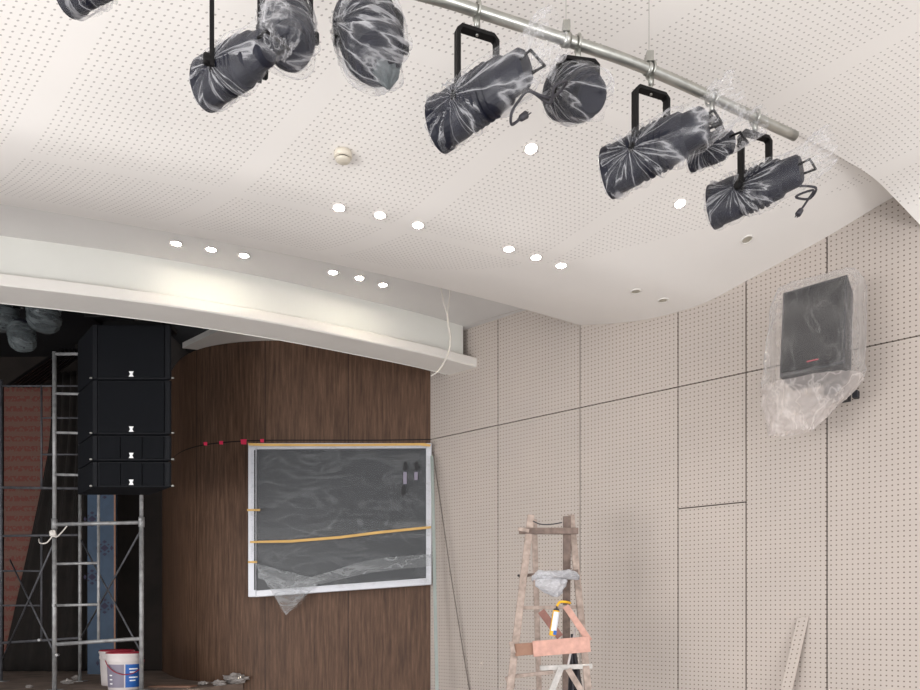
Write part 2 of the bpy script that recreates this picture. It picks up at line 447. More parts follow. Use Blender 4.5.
# ---- side wall of perforated panels
HOR = 1.88
seams = [wall_s(429.5)]+[wall_s(x) for x in (498, 580, 678, 746, 827)]
seams += [seams[-1]+.94, seams[-1]+1.88, seams[-1]+2.82, seams[-1]+3.76, seams[-1]+4.7, seams[-1]+6.0]
G = .0045
mb = MB(); door = MB()
def wpanel(mb, s0, s1, z0, z1):
    vs = []; uv = []
    for tt in (0, -.03):
        for (s, z) in ((s0+G, z0+G), (s1-G, z0+G), (s1-G, z1-G), (s0+G, z1-G)):
            p = pt(s, tt); vs.append((p.x, p.y, z)); uv.append((s, z))
    mb.add(vs, [(0, 3, 2, 1), (4, 5, 6, 7), (0, 1, 5, 4), (1, 2, 6, 5), (2, 3, 7, 6), (3, 0, 4, 7)], uv)
hd = EYE+.889
for i in range(len(seams)-1):
    a, b = seams[i], seams[i+1]
    if i == 3:
        wpanel(door, a, b, 0, hd); wpanel(mb, a, b, hd, EYE+HOR)
    else: wpanel(mb, a, b, 0, EYE+HOR)
    wpanel(mb, a, b, EYE+HOR, EYE+3.5)
struct(mb.build('wall_right', M['wallp']), 'beige perforated acoustic panel wall')
struct(door.build('door_1', M['wallp']), 'flush access door panel in the perforated wall')
mb = MB()
a = pt(seams[0]-.02, -.031); b = pt(seams[-1], -.031)
mb.prism([(a.x, a.y, 0), (b.x, b.y, 0), (b.x, b.y, EYE+3.5), (a.x, a.y, EYE+3.5)], (-N.x*.1, -N.y*.1, 0))
struct(mb.build('wall_right', M['gap']), 'dark backing behind the panel joints')

# ---- front wood wall
WP = [(-.30, 7.90), (-.9, 7.93), (-1.5, 7.93), (-2.1, 7.94), (-2.5, 8.02), (-2.85, 8.19), (-3.15, 8.48), (-3.42, 8.9), (-3.66, 9.35), (-3.9, 9.82)]
arc = [0]
for i in range(1, len(WP)): arc.append(arc[-1]+math.dist(WP[i-1], WP[i]))
wx = [(arc[i], WP[i][0]) for i in range(len(WP))]; wy = [(arc[i], WP[i][1]) for i in range(len(WP))]
def woodp(q): return Vector((interp(wx, q), interp(wy, q)))
def wood_at(x):
    lo, hi = 0, arc[-1]
    for _ in range(40):
        m = (lo+hi)/2; p = woodp(m)
        if CX+p.x*F/p.y > x: lo = m
        else: hi = m
    return woodp(lo), lo
L = arc[-1]
mb = MB()
mb.grid(lambda u, v: Vector((*woodp(u*L), (EYE+2.935)*v)), 60, 2, lambda u, v: (u*L+.0, (EYE+2.935)*v))
struct(mb.build('wall_front', M['wood'], smooth=True), 'curved dark brown wood panelled wall')
mb = MB()
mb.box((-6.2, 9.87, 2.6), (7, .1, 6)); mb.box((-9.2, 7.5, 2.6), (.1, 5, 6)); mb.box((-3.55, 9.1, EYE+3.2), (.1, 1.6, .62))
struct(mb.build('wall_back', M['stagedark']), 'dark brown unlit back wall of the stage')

# ---- floors
mb = MB(); mb.box((0, 0, -.05), (30, 24, .1)); struct(mb.build('floor', M['floor']), 'grey hall floor')
SF = EYE-.69
mb = MB()
pl = [(-9.2, 5.4), (-6, 5.6), (-4.4, 6.1), (-3.2, 6.75), (-2.55, 7.35), (-2.3, 7.96), (-2.8, 8.15), (-3.13, 8.45), (-3.4, 8.87), (-3.88, 9.85), (-9.2, 9.85)]
mb.prism([(x, y, 0.001) for x, y in pl], (0, 0, SF)); struct(mb.build('floor', M['stagefloor']), 'dusty raised stage floor')

# ------------------------------------------------------------------ downlights
def downlight(p, up, label, group, r=.033, on=True, watts=4):
    t = thing('downlight', label, 'ceiling light', p, group)
    z = Vector(up).normalized(); q = Vector((0, 0, 1)).rotation_difference(z).to_matrix()
    mb = MB(); mb.lathe([(r, .0), (r*1.28, .0), (r*1.3, -.004), (r*1.22, -.008), (r, -.006), (r, .0)], rot=q); mb.build('trim_ring', M['white'], t, smooth=True)
    mb = MB(); mb.lathe([(.0001, -.003), (r, -.003)], rot=q); mb.build('lamp', M['lit'] if on else M['ivory'], t)
    if on:
        ld = bpy.data.lights.new('downlight_spot', 'SPOT'); ld.energy = watts; ld.spot_size = math.radians(110); ld.spot_blend = .8; ld.color = (1, .97, .92); ld.shadow_soft_size = .04
        lo = bpy.data.objects.new('downlight_spot', ld); COL.objects.link(lo); lo.parent = t; lo.location = -z*.03
        lo.rotation_euler = Vector((0, 0, 1)).rotation_difference(z).to_euler()
def ceil_norm(p):
    e = .03; a = ceil_h(p.x+e, p.y)-ceil_h(p.x-e, p.y); b = ceil_h(p.x, p.y+e)-ceil_h(p.x, p.y-e)
    return Vector((-a/(2*e), -b/(2*e), 1)).normalized()
DL = [((339, 207), 'leftmost of the three lit spots on the perforated ceiling left of the dangling cable', 'trio'),
      ((380, 214.5), 'middle of the three lit spots on the perforated ceiling left of the dangling cable', 'trio'),
      ((418, 224.5), 'rightmost of the three lit spots on the perforated ceiling left of the dangling cable', 'trio'),
      ((509, 248.5), 'left spot of the lit trio on the perforated ceiling nearest the beige wall', 'trio2'),
      ((536, 257), 'middle spot of the lit trio on the perforated ceiling nearest the beige wall', 'trio2'),
      ((561, 265), 'right spot of the lit trio on the perforated ceiling nearest the beige wall', 'trio2'),
      ((531, 148), 'single lit spot below the big bagged stage light with looped cable', 'single'),
      ((680, 203), 'lit spot glowing behind the bagged stage light right of the pipe middle', 'single')]
for (xy, lb, g) in DL:
    p = ray_ceiling(*xy)
    downlight(p-Vector((0, 0, .001)), ceil_norm(p), lb, 'lit downlights in the perforated ceiling')
for (x, y), lb in (((663, 300), 'unlit round spot in the plain ceiling edge, nearer the wall edge'), ((636, 291), 'unlit round spot in the plain ceiling edge, right of the lit trio'), ((747, 239), 'unlit round spot below the rightmost bagged stage light')):
    p = ray_ceiling(x, y); downlight(p-Vector((0, 0, .001)), ceil_norm(p), lb, 'unlit ceiling spots near the side wall', on=False)
for i, (x, y) in enumerate(((176, 243), (211, 249), (244, 255), (333, 272), (359.5, 277.5), (383, 284.5))):
    Z = HS*F/(HY-y); p = at(x, y, Z)
    lb = ('leftmost', 'second from left', 'third from left', 'fourth from left', 'fifth from left', 'rightmost')[i]+' of the six lit spots in the white soffit'
    downlight(p-Vector((0, 0, .001)), (0, 0, 1), lb, 'lit downlights in the white soffit', r=.036, watts=.08)

# ------------------------------------------------------------------ smoke detector
p = ray_ceiling(343, 152); t = thing('smoke_detector', 'round ivory smoke detector on the perforated ceiling', 'smoke detector', p)
mb = MB(); mb.lathe([(.045, 0.0), (.05, -.012), (.05, -.03), (.046, -.034)], n=32); mb.build('base', M['ivory'], t, smooth=True)
mb = MB(); mb.lathe([(.036, -.034), (.036, -.042)], n=32); mb.build('vent_slot', M['black'], t, smooth=True)
mb = MB(); mb.lathe([(.042, -.042), (.040, -.05), (.03, -.056), (.001, -.058)], n=32); mb.build('cap', M['ivory'], t, smooth=True)

# ------------------------------------------------------------------ dangling cable
def soft(pts, n=6):
    out = []
    P = [Vector(p) for p in pts]
    for i in range(len(P)-1):
        p0 = P[max(i-1, 0)]; p1 = P[i]; p2 = P[i+1]; p3 = P[min(i+2, len(P)-1)]
        for k in range(n):
            u = k/n
            out.append(.5*((2*p1)+(-p0+p2)*u+(2*p0-5*p1+4*p2-p3)*u*u+(-p0+3*p1-3*p2+p3)*u**3))
    out.append(P[-1]); return out
Zc = 6.62
t0 = at(441, 288, Zc); t0.z = EYE+HS
t = thing('hanging_cable', 'white cable dangling from the soffit, split in two strands at its top', 'cable', t0)
t1 = at(450, 289, Zc); t1.z = EYE+HS
low = soft([at(447, 314, Zc), at(448, 325, Zc), at(450, 338, Zc), at(449, 350, Zc), at(444, 362, Zc-.02), at(438, 371, Zc-.05), at(431, 376, Zc-.08)])
mb = MB(t0); mb.tube(soft([t0, at(443, 300, Zc), at(447, 314, Zc)])+low[1:], .0055); mb.build('strand', M['wcable'], t, smooth=True)
mb = MB(t0); mb.tube(soft([t1, at(449, 302, Zc), at(447.3, 314, Zc-.01)])+[q+Vector((.007, -.009, 0)) for q in low[1:-2]], .0055); mb.build('strand', M['wcable'], t, smooth=True)

# ------------------------------------------------------------------ lighting pipe
PH = EYE+2.45
PPX = [(-60, -94), (0, -85), (90, -72), (225, -50), (340, -26), (435, -2), (483, 13), (575, 43), (620, 58), (655, 72), (700, 92), (795, 136)]
PP = []
for x, y in PPX:
    Z = 2.45*F/(HY-y); q = at(x, y, Z); q.z = PH; PP.append(q)
PW = soft(PP, 6)
def pipe_at(x):
    for i in range(len(PW)-1):
        xa = CX+PW[i].x*F/PW[i].y; xb = CX+PW[i+1].x*F/PW[i+1].y
        if xa <= x <= xb: return PW[i].lerp(PW[i+1], (x-xa)/(xb-xa))
    return PW[-1]
def pipe_dir(x): return (pipe_at(x+4)-pipe_at(x-4)).normalized()
o_ = pipe_at(575)
t = thing('lighting_pipe', 'curved galvanised steel lighting pipe hung under the perforated ceiling', 'pipe', o_)
mb = MB(o_); mb.tube(PW, .0235, 24); mb.build('pipe', M['steel'], t, smooth=True)
for x in (566, 649):
    q = pipe_at(x); h = ceil_h(q.x, q.y)+EYE; pd = pipe_dir(x)
    mb = MB(o_); mb.tube([(q.x, q.y, PH), (q.x, q.y, h)], .0016, 6); mb.box((q.x, q.y, h-.004), (.08, .08, .008)); mb.box((q.x, q.y, PH+.045), (.03, .05, .045)); mb.build('hanger', M['steel'], t)
    mb = MB(o_); mb.tube([q-pd*.014, q+pd*.014], .029, 20); mb.build('clamp_band', M['steel'], t, smooth=True)

# ------------------------------------------------------------------ stage lights
def stage_light(x, label, rz, yoke_h=.29, yoke_w=.185, R=.10, Lb=.40, tilt=4, seed=0, roll=0, tail=.11, cable=None, drop=.055, scale=1.0, down=0.0, root_pos=None, bagm='bag', tail_up=.10, group='bagged stage lights on the ceiling pipe', clear_tail=True, body_shift=0, yaw=30, lens_down=0, amp=.014, kx=.74, tip=False):
    q = root_pos if root_pos is not None else pipe_at(x)
    t = thing('stage_light', label, 'stage light', q, group)
    t.rotation_euler = (0, math.radians(roll), math.radians(rz)); t.scale = (scale,)*3
    rnd = random.Random(seed)
    # hook clamp round the pipe
    mb = MB(); pts = [Vector((0, .034*math.cos(a), .034*math.sin(a))) for a in [math.radians(d) for d in range(-60, 241, 20)]]
    mb.tube(pts, .0055, 8); mb.box((0, 0, -.045), (.022, .014, .045)); mb.tube([(0, 0, -.03), (0, 0, -.03-drop-.035)], .006, 8)
    mb.build('hook_clamp', M['steel'], t, smooth=True)
    zt = -.045-drop; w = yoke_w/2; zb = zt-yoke_h
    mb = MB(); tk = .016; d = .036; c = .022
    prof = [(-w, zb-.03), (-w, zt-c), (-w+c, zt), (w-c, zt), (w, zt-c), (w, zb-.03)]
    inn = [(-w+tk, zb-.03), (-w+tk, zt-c-.001), (-w+c+.002, zt-tk), (w-c-.002, zt-tk), (w-tk, zt-c-.001), (w-tk, zb-.03)]
    vs = [(a, y, b) for y in (-d/2, d/2) for a, b in prof+inn]; n = 6; fs = []
    for i in range(n-1):
        fs += [(i, i+1, n+i+1, n+i), (2*n+i, 3*n+i, 3*n+i+1, 2*n+i+1), (i, 2*n+i, 2*n+i+1, i+1), (n+i, n+i+1, 3*n+i+1, 3*n+i)]
    fs += [(0, n, 3*n, 2*n), (n-1, 3*n-1, 4*n-1, 2*n-1)]
    mb.add(vs, fs); mb.build('yoke', M['yoke'], t, bevel=.0012)
    for s in (-1, 1):
        mb = MB(); mb.lathe([(.020, 0), (.022, .006), (.022, .018), (.016, .024)], c=(s*(w-.002), 0, zb), rot=Matrix.Rotation(s*math.pi/2, 3, 'Y'), n=14); mb.build('tilt_knob', M['yoke'], t)
    # can: ribbed tube, flared front, rear housing
    Rm = Matrix.Rotation(math.radians(yaw), 3, 'Z') @ Matrix.Rotation(math.radians(-90+tilt), 3, 'X')      # local +z -> +y (front)
    C = Vector((0, body_shift, zb)); h = Lb/2
    Rk = Rm @ Matrix.Diagonal((kx, 1, 1))
    mb = MB(); prof = [(R*.55, -h), (R*.68, -h*.93), (R*.72, -h*.62), (R*.86, -h*.55), (R*.90, -h*.3)]
    for k in range(5): z = -h*.25+k*h*.12; prof += [(R*.90, z), (R*.98, z+.004), (R*.98, z+h*.05), (R*.90, z+h*.06)]
    prof += [(R*.97, h*.45), (R*.97, h*.8), (R*1.04, h*.85), (R*1.04, h)]
    mb.lathe(prof, c=C, rot=Rk, n=32); mb.build('can', M['can'], t, smooth=False)
    mb = MB(); mb.lathe([(R*.9, h+.001), (R*.9, h+.004), (.001, h+.012)], c=C, rot=Rk, n=24); mb.build('lens', M['grille'], t, smooth=True)
    if tail >= .045:
     mb = MB(); mb.tube([C+Rm @ Vector((-.045, 0, -h)), C+Rm @ Vector((-.05, 0, -h-.05)), C+Rm @ Vector((.05, 0, -h-.05)), C+Rm @ Vector((.045, 0, -h))], .006, 8); mb.build('rear_handle', M['yoke'], t, smooth=True)
    # polythene cover
    X = Vector((1, 0, 0)); Y = Rm @ Vector((0, 1, 0)); A = Rm @ Vector((0, 0, 1))
    rings = []; XR = (Rm @ Vector((1, 0, 0)))*kx; Ri = Rm.inverted()
    for z, k, l in ((h+.022, .25, 0), (h+.018, .80, 0), (h*.92, 1.08, 0), (h*.5, 1.08, 0), (.02, 1.06, 0), (-h*.45, 1.04, 0), (-h*.85, .98, .005), (-h-.03, .80, .02)):
        rings.append((C+A*z+Vector((0, 0, l)), XR*R*k, Y*R*k, 2.2))
    def pl(p):
        q = Ri @ (p-C-A*h*.35); th = math.atan2(q.y, q.z); r = math.hypot(q.y, q.z)
        return Vector((math.cos(th)*2.6+seed*.37, math.sin(th)*2.6+seed*.11, r*2.2+q.x*3))
    if tail < .045:
        clear_tail = False
        for z, k in ((-h-.045, .66), (-h-.055, .35), (-h-.058, .05)): rings.append((C+A*z+Vector((0, 0, .02)), XR*R*k, Y*R*k, 2.0))
    if clear_tail:
        for f, k1, k2, l in ((.35, .92, .85, .035), (.7, 1.0, .75, .05), (1.0, 1.05, .6, .06)):
            rings.append((C-A*(h+.03+tail*f)+Vector((0, 0, l)), XR*R*k1, Y*R*k2, 2.0))
    mb = MB(); bag_mesh(mb, rings[:8] if clear_tail else rings, 96, amp, seed, 5.0, True, 7, pl); mb.pleat = pl; cv = mb.build('plastic_cover', M[bagm], t, smooth=True)
    if clear_tail:
        mb = MB(); bag_mesh(mb, rings[7:], 48, amp, seed, 5.0, False, 6); mb.build('open_bag_end', M['bagend' if bagm == 'bag' else bagm], cv, smooth=True)
    if tip:
        rg = [(C+Vector((.02, -.02, -.085)), Vector((.085, 0, 0)), Vector((0, .07, 0)), 2), (C+Vector((.045, -.03, -.135)), Vector((.05, 0, 0)), Vector((0, .04, 0)), 2), (C+Vector((.06, -.03, -.185)), Vector((.006, 0, 0)), Vector((0, .006, 0)), 2)]
        mb = MB(); bag_mesh(mb, rg, 40, .008, seed, 6, False, 6); mb.build('bag_tip', M['darkbag'], cv, smooth=True)
    if cable:
        mb = MB(); mb.tube(soft([C+Vector(v) for v in cable], 6), .0055, 8); cb = mb.build('power_cable', M['wire'], t, smooth=True)
        e = C+Vector(cable[-1]); dd = (e-(C+Vector(cable[-2]))).normalized()
        mb = MB(); mb.tube([e-dd*.005, e+dd*.004, e+dd*.032, e+dd*.036], [.007, .013, .015, .010], 10)
        mb.tube([e+dd*.036+Vector((.006, 0, 0)), e+dd*.052+Vector((.006, 0, 0))], .0025, 6); mb.tube([e+dd*.036-Vector((.006, 0, 0)), e+dd*.052-Vector((.006, 0, 0))], .0025, 6)
        mb.build('plug', M['wire'], cb, smooth=True)
    return t

YC = Matrix.Rotation(math.radians(30), 3, 'Z')
def cable_pts(l): return [tuple(YC @ Vector(v)) for v in l]
loop = cable_pts([(.02, -.20, -.04), (.06, -.25, -.07), (.10, -.27, -.06), (.13, -.29, -.03), (.11, -.33, -.02), (.07, -.30, -.05), (.10, -.26, -.08), (.02, -.22, -.06), (-.01, -.19, -.10), (-.03, -.17, -.15), (.00, -.15, -.17), (.03, -.17, -.14)])
plugc = cable_pts([(.02, -.20, -.05), (.07, -.26, -.06), (.11, -.22, -.08), (.03, -.18, -.09), (.10, -.24, -.05), (.08, -.22, -.10), (.05, -.20, -.15)])
stage_light(477, 'large bagged stage light with looped black power cable, at the visible pipe left end', 22, seed=3, cable=loop, Lb=.44, R=.112, tilt=-7, drop=.035, body_shift=-.035)
stage_light(578, 'bagged stage light hugging the pipe, just right of the one with a looped cable', 10, yoke_h=.15, seed=8, tail=.04, Lb=.27, R=.105, yaw=15, tilt=35, kx=.95, drop=.02)
stage_light(651, 'bagged stage light with tall open yoke at the middle of the visible pipe', 22, yoke_h=.28, seed=5, Lb=.46, R=.115, tilt=-6, drop=.045, body_shift=-.03)
stage_light(712, 'bagged stage light mostly hidden behind its neighbour, second from the pipe end', 40, yoke_h=.14, seed=11, Lb=.20, R=.075, yoke_w=.16, yaw=10)
stage_light(755, 'bagged stage light nearest the free end of the pipe', 20, yoke_h=.27, seed=14, cable=plugc, Lb=.43, R=.108, tilt=-4, drop=.035)
stage_light(236, 'bagged stage light at upper left, its single visible yoke leg cut by the photo top', 20, yoke_h=.32, seed=21, tail=.05, yaw=34, tilt=2, Lb=.36, R=.095)
stage_light(288, 'bagged stage light overlapping behind the upper left one', 10, yoke_h=.17, seed=23, tail=.02, yaw=10, tilt=55, Lb=.30, R=.105, kx=.95)
stage_light(372, 'bagged stage light hanging nose down with a pointed bag tip, above the smoke detector', 10, yoke_h=.14, seed=27, tip=True, tail=.02, yaw=20, tilt=62, Lb=.28, R=.125, kx=1.0, yoke_w=.24, amp=.02)
stage_light(104, 'bagged stage light in the top left corner, only its underside in view', 15, yoke_h=.05, R=.09, seed=31, tail=.05, yaw=45, tilt=5)

# ------------------------------------------------------------------ camera, world, lights
cd = bpy.data.cameras.new('camera'); cam = bpy.data.objects.new('camera', cd); COL.objects.link(cam)
cam.location = (0, 0, EYE); cam.rotation_euler = (math.pi/2, 0, 0)
cd.sensor_width = 36; cd.lens = F/920*36; cd.shift_y = (HY-345)/920; cd.clip_start = .05
S.camera = cam
w = bpy.data.worlds.new('daylight'); S.world = w; w.use_nodes = True
bg = w.node_tree.nodes['Background']; bg.inputs['Color'].default_value = (.985, .985, 1.0, 1); bg.inputs['Strength'].default_value = 1.5
def area(name, loc, target, size, power, color=(1, 1, 1)):
    ld = bpy.data.lights.new(name, 'AREA'); ld.shape = 'RECTANGLE'; ld.size = size[0]; ld.size_y = size[1]; ld.energy = power; ld.color = color
    o = bpy.data.objects.new(name, ld); COL.objects.link(o); o.location = loc
    o.rotation_euler = (Vector(target)-Vector(loc)).to_track_quat('-Z', 'Y').to_euler()
area('window_daylight', (-5.2, -2.0, 1.0), (2.2, 3.6, 4.4), (3, 1.6), 285, (1, .985, .975))
area('window_daylight_right', (4.4, -2.0, 2.0), (2.0, 3.2, 4.4), (2, 1.4), 100, (1, .99, .98))  # added fill without a known window, brightens the near right ceiling
vs_ = S.view_settings; vs_.view_transform = 'Standard'; vs_.look = 'None'; vs_.gamma = 1; vs_.use_curve_mapping = False; vs_.exposure = 0.22
#PART2
# ------------------------------------------------------------------ bagged wall speaker
Zs = 5.0
c0 = at(818, 335, Zs)
t = thing('wall_speaker', 'dark wall speaker wrapped in a loose clear plastic bag on the beige wall', 'speaker', c0)
t.rotation_euler = (0, 0, WANG)
Rt = Matrix.Rotation(math.radians(-10), 3, 'X') @ Matrix.Rotation(math.radians(-1), 3, 'Y')
mb = MB(); W2, H2, Dp = .20, .305, .12
fr = [(-W2, -Dp), (W2, -Dp), (W2*.9, Dp), (-W2*.9, Dp)]
mb.prism([Rt @ Vector((x, y, -H2)) for x, y in fr], Rt @ Vector((0, 0, 2*H2))); mb.build('cabinet', M['spk2'], t, bevel=.006)
mb = MB(); mb.box(Rt @ Vector((0, -Dp-.006, .0)), (.37, .012, .57), Rt); mb.build('grille', M['grille'], t, bevel=.004)
mb = MB(); mb.box(Rt @ Vector((.01, -Dp-.014, -.245)), (.07, .003, .008), Rt); mb.build('badge', M['bred'], t)
mb = MB()
mb.box((.0, .27, -.02), (.10, .24, .05)); mb.box((.0, .425, -.05), (.16, .02, .30)); mb.box((.06, .24, -.33), (.10, .30, .10)); mb.box((.16, .30, -.36), (.035, .06, .05))
mb.build('wall_bracket', M['spk2'], t, bevel=.004)
X = Vector((1, 0, 0)); Y = Vector((0, 1, 0))
rings = []
for z, cx, cy, a, b, p in ((.345, .02, .0, .15, .15, 4), (.34, .02, .0, .235, .21, 6), (.25, .0, .0, .262, .225, 5), (.0, -.015, .0, .27, .235, 5), (-.27, -.02, .0, .285, .235, 4),
                           (-.34, -.03, .0, .29, .21, 3), (-.45, -.07, .0, .25, .16, 2.6), (-.57, -.12, .0, .18, .11, 2.4), (-.66, -.15, .0, .13, .07, 2.2)):
    rings.append((Rt @ Vector((cx, cy, z)), X*a, Y*b, p))
mb = MB(); bag_mesh(mb, rings[:6], 88, .014, 41, 4.5, True, 7)
M['spkbag'] = film_mat('loose_clear_polythene', .09, .10, .5, rgb=(225, 222, 220), scale=(7, 7, 2.5), warp=.3, ridge=.05, rough=.15)
cv = mb.build('plastic_cover', M['spkbag'], t, smooth=True)
M['spkskirt'] = film_mat('milky_polythene', .34, .3, .35, rgb=(226, 218, 214), scale=(9, 9, 3), warp=.5, ridge=.06, rough=.2)
mb = MB(); bag_mesh(mb, rings[5:], 88, .020, 41, 4.5, False, 9); mb.build('hanging_bag_skirt', M['spkskirt'], cv, smooth=True)

# ------------------------------------------------------------------ screen on the wood wall
Zb = 7.80
def bx(mb, x0, y0, x1, y1, Z, th):
    mb.prism([at(x0, y0, Z), at(x1, y0, Z), at(x1, y1, Z), at(x0, y1, Z)], (0, th, 0)); return mb
def quad(mb, p, Z, th):
    mb.prism([at(x, y, Z) for x, y in p], (0, th, 0)); return mb
o_ = at(340, 597, Zb)
t = thing('display_screen', 'large dark screen in a white frame under plastic sheet on the wood wall', 'screen', o_)
mb = MB(o_); quad(mb, [(253, 446), (428, 446), (428, 582), (253, 592)], Zb+.015, .06); mb.build('screen_panel', M['screen'], t)
for q in ([(248, 443), (256, 443), (256, 597), (248, 597)], [(426, 443), (431.5, 443), (431.5, 584.5), (426, 585)],
          [(256, 443), (426, 443), (426, 448), (256, 449)], [(256, 590.5), (426, 578), (426, 585), (256, 597)]):
    mb = MB(o_); quad(mb, q, Zb-.01, .085); mb.build('frame', M['alu'], t, bevel=.006)
mb = MB(o_); quad(mb, [(254, 450), (255.4, 450), (255.4, 590), (254, 590)], Zb-.014, .01); mb.build('frame_gasket', M['blk'], t)
def bot(x): return interp([(250, 556), (254, 563), (270, 589), (286, 615), (291, 611), (300, 606), (312, 590), (325, 588), (345, 588), (400, 583), (431, 583)], x)
def top(x): return 446+(x-251)*.0
def shp(u, v):
    x = 251+u*179; y = top(x)+(bot(x)-top(x))*v
    p = at(x, y, Zb-.03); d = .010*noise.noise(Vector((x*.03, y*.035, 0)))+.008*(1-abs(noise.noise(Vector((x*.02-y*.03, y*.012+x*.01, 3)))*3))
    p.y += d-.012-(.03*max(0, (y-590)/25)); return p
mb = MB(o_); mb.grid(shp, 90, 60); mb.build('plastic_sheet', M['sheet'], t, smooth=True)
def fold(u, v):
    x = 258+u*173; a = interp([(258, 568), (290, 581), (325, 573), (370, 560), (431, 554)], x); b = interp([(258, 578), (290, 590), (325, 583), (370, 573), (431, 566)], x)
    p = at(x, a+(b-a)*v, Zb-.06); p.y += .006*noise.noise(Vector((x*.05, v*2, 7))); return p
mb = MB(o_); mb.grid(fold, 50, 4); mb.build('sheet_fold', M['sheetfold'], t, smooth=True)
def fold2(u, v):
    A = (254, 563); B = (286, 615); C = (322, 580)
    x = A[0]+(B[0]-A[0])*u+((C[0]-A[0])+(C[0]-C[0]))*v*(1-u); y = A[1]+(B[1]-A[1])*u+(C[1]-A[1])*v*(1-u)
    p = at(x, y, Zb-.075); p.y += .012*noise.noise(Vector((x*.06, y*.05, 9))); return p
mb = MB(o_); mb.grid(fold2, 24, 16); mb.build('sheet_fold', M['sheetfold'], t, smooth=True)
def fold3(u, v):
    x = 252+u*178; a = 536-u*8+3*math.sin(u*9); p = at(x, a+(-10+16*v), Zb-.05); p.y += .006*noise.noise(Vector((x*.07, v*3, 2))); return p
mb = MB(o_); mb.grid(fold3, 50, 4); mb.build('sheet_fold', M['sheet'], t, smooth=True)
for q in ([(248, 443), (262, 443.5), (340, 444), (424, 443), (431, 444.5), (430, 446.6), (420, 445.5), (340, 446.3), (262, 446), (249, 445.5)],
          [(250, 541), (290, 540), (340, 536), (380, 531), (431, 526), (431, 528.3), (380, 533.6), (340, 538.6), (290, 542.6), (250, 543)],
          [(247, 509), (260, 509), (260, 511), (247, 511)], [(248, 561), (257, 561), (257, 563), (248, 563)]):
    mb = MB(o_); quad(mb, q, Zb-.08, .004); mb.build('masking_tape', M['tape'], t)
for (x, y0, y1) in ((405.5, 462, 470), (416.5, 462, 470), (403.5, 486, 495)):
    mb = MB(o_); bx(mb, x-1.8, y0, x+1.8, y1, Zb-.05, .003); mb.build('black_tape', M['blk'], t)
for (x, y0, y1) in ((405, 472, 484), (416, 472, 480)):
    mb = MB(o_); bx(mb, x-1.7, y0, x+1.7, y1, Zb-.05, .003); mb.build('clear_tape', M['greylab'], t)
for (x, y), lb in (((205.5, 443.5), 'leftmost'), ((221, 442.5), 'second from left'), ((243.5, 441.5), 'third from left'), ((262, 440.5), 'rightmost')):
    p, q = wood_at(x); Z = p.y-.012; mb = MB(at(x, y, Z)); s_ = 3.0 if x == 243.5 else 2.0
    quad(mb, [(x-s_, y-s_*.7), (x+s_, y-s_*.8), (x+s_*.9, y+s_), (x-s_*.8, y+s_*.9)], Z, .004)
    tag(mb.build('red_tape_scrap', M['redtape']), lb+' of four red tape scraps on the wood wall by the screen', 'tape', 'red tape scraps on the wood wall')

# ------------------------------------------------------------------ strips leaning on walls
a = at(432, 456, 7.76); b = at(439, 760, 7.25); b.z = 0.0
mb = MB(a); mb.beam(a, b, .034, .012, (0, 1, 0)); tag(mb.build('trim_strip', M['greenish']), 'pale green narrow strip leaning upright in the corner beside the screen', 'trim strip')
s2 = wall_s(801); top_ = pt(s2, .02); sA = wall_s(770)
k = pt(wall_s(803, .015), .015); top3 = Vector((k.x, k.y, EYE+(HY-617)*k.y/F))
k2 = pt(wall_s(752, .35), .35); bot3 = Vector((k2.x, k2.y, .0))
dirn = (top3-bot3).normalized()
wv = Vector((D.x, D.y, 0)); wv = (wv-dirn*wv.dot(dirn)).normalized(); nv = dirn.cross(wv)
def offc(u, v): return bot3+dirn*(u*(top3-bot3).length)+wv*(v-.5)*.075
mb = MB(bot3); Lq = (top3-bot3).length
vs = []; uv = []
for o in (0, .012):
    for (u, v) in ((0, 0), (1, 0), (1, 1), (0, 1)):
        vs.append(offc(u, v)+nv*o+(dirn*(.02*v-.01) if u == 1 else Vector((0, 0, 0)))); uv.append((v*.075+.0, u*Lq))
mb.add(vs, [(0, 1, 2, 3), (7, 6, 5, 4), (0, 4, 5, 1), (1, 5, 6, 2), (2, 6, 7, 3), (3, 7, 4, 0)], uv)
tag(mb.build('board_offcut', M['wallp']), 'narrow perforated board offcut leaning on the beige wall', 'board offcut')

pA = at(433, 452, 7.70); kk = pt(wall_s(471, .012), .012); pB = Vector((kk.x, kk.y, EYE-(700-HY)*kk.y/F))  # wall shadow of the leaning strip, modelled as a thin grey tube
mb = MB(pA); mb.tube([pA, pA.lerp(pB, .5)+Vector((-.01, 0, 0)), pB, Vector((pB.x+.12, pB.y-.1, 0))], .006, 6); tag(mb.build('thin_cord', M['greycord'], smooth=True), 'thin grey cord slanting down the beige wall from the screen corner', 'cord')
# ------------------------------------------------------------------ painter's ladder
Zl = 5.5
o_ = Vector(((548-CX)*Zl/F, Zl+.1, 0))
t = thing('step_ladder', 'paint-spattered wooden trestle ladder before the beige wall', 'ladder', o_)
def lp(x, y, Z): return at(x, y, Z)
def floor_leg(x0, y0, Z0, x1, y1, Z1):
    """continue the line through two seen points down to the floor"""
    a = lp(x0, y0, Z0); b = lp(x1, y1, Z1); k = a.z/(a.z-b.z); return a, a+(b-a)*k
Zf, Zk = 5.45, 5.62
legs = [((531, 518, Zf), (510, 690, Zf-.28), 'oldwood', .052), ((534, 522, Zk), (539, 690, Zk+.22), 'oldwood', .042),
        ((567, 519, Zf), (566, 690, Zk+.2), 'darkwood', .055), ((571, 518, Zk), (588, 690, Zf-.28), 'oldwood', .048)]
for a, b, m, wd in legs:
    p, q = floor_leg(*a, *b); mb = MB(o_); mb.beam(p+Vector((0, 0, .02)), q, wd, .03); mb.build('leg', M[m], t, bevel=.004)
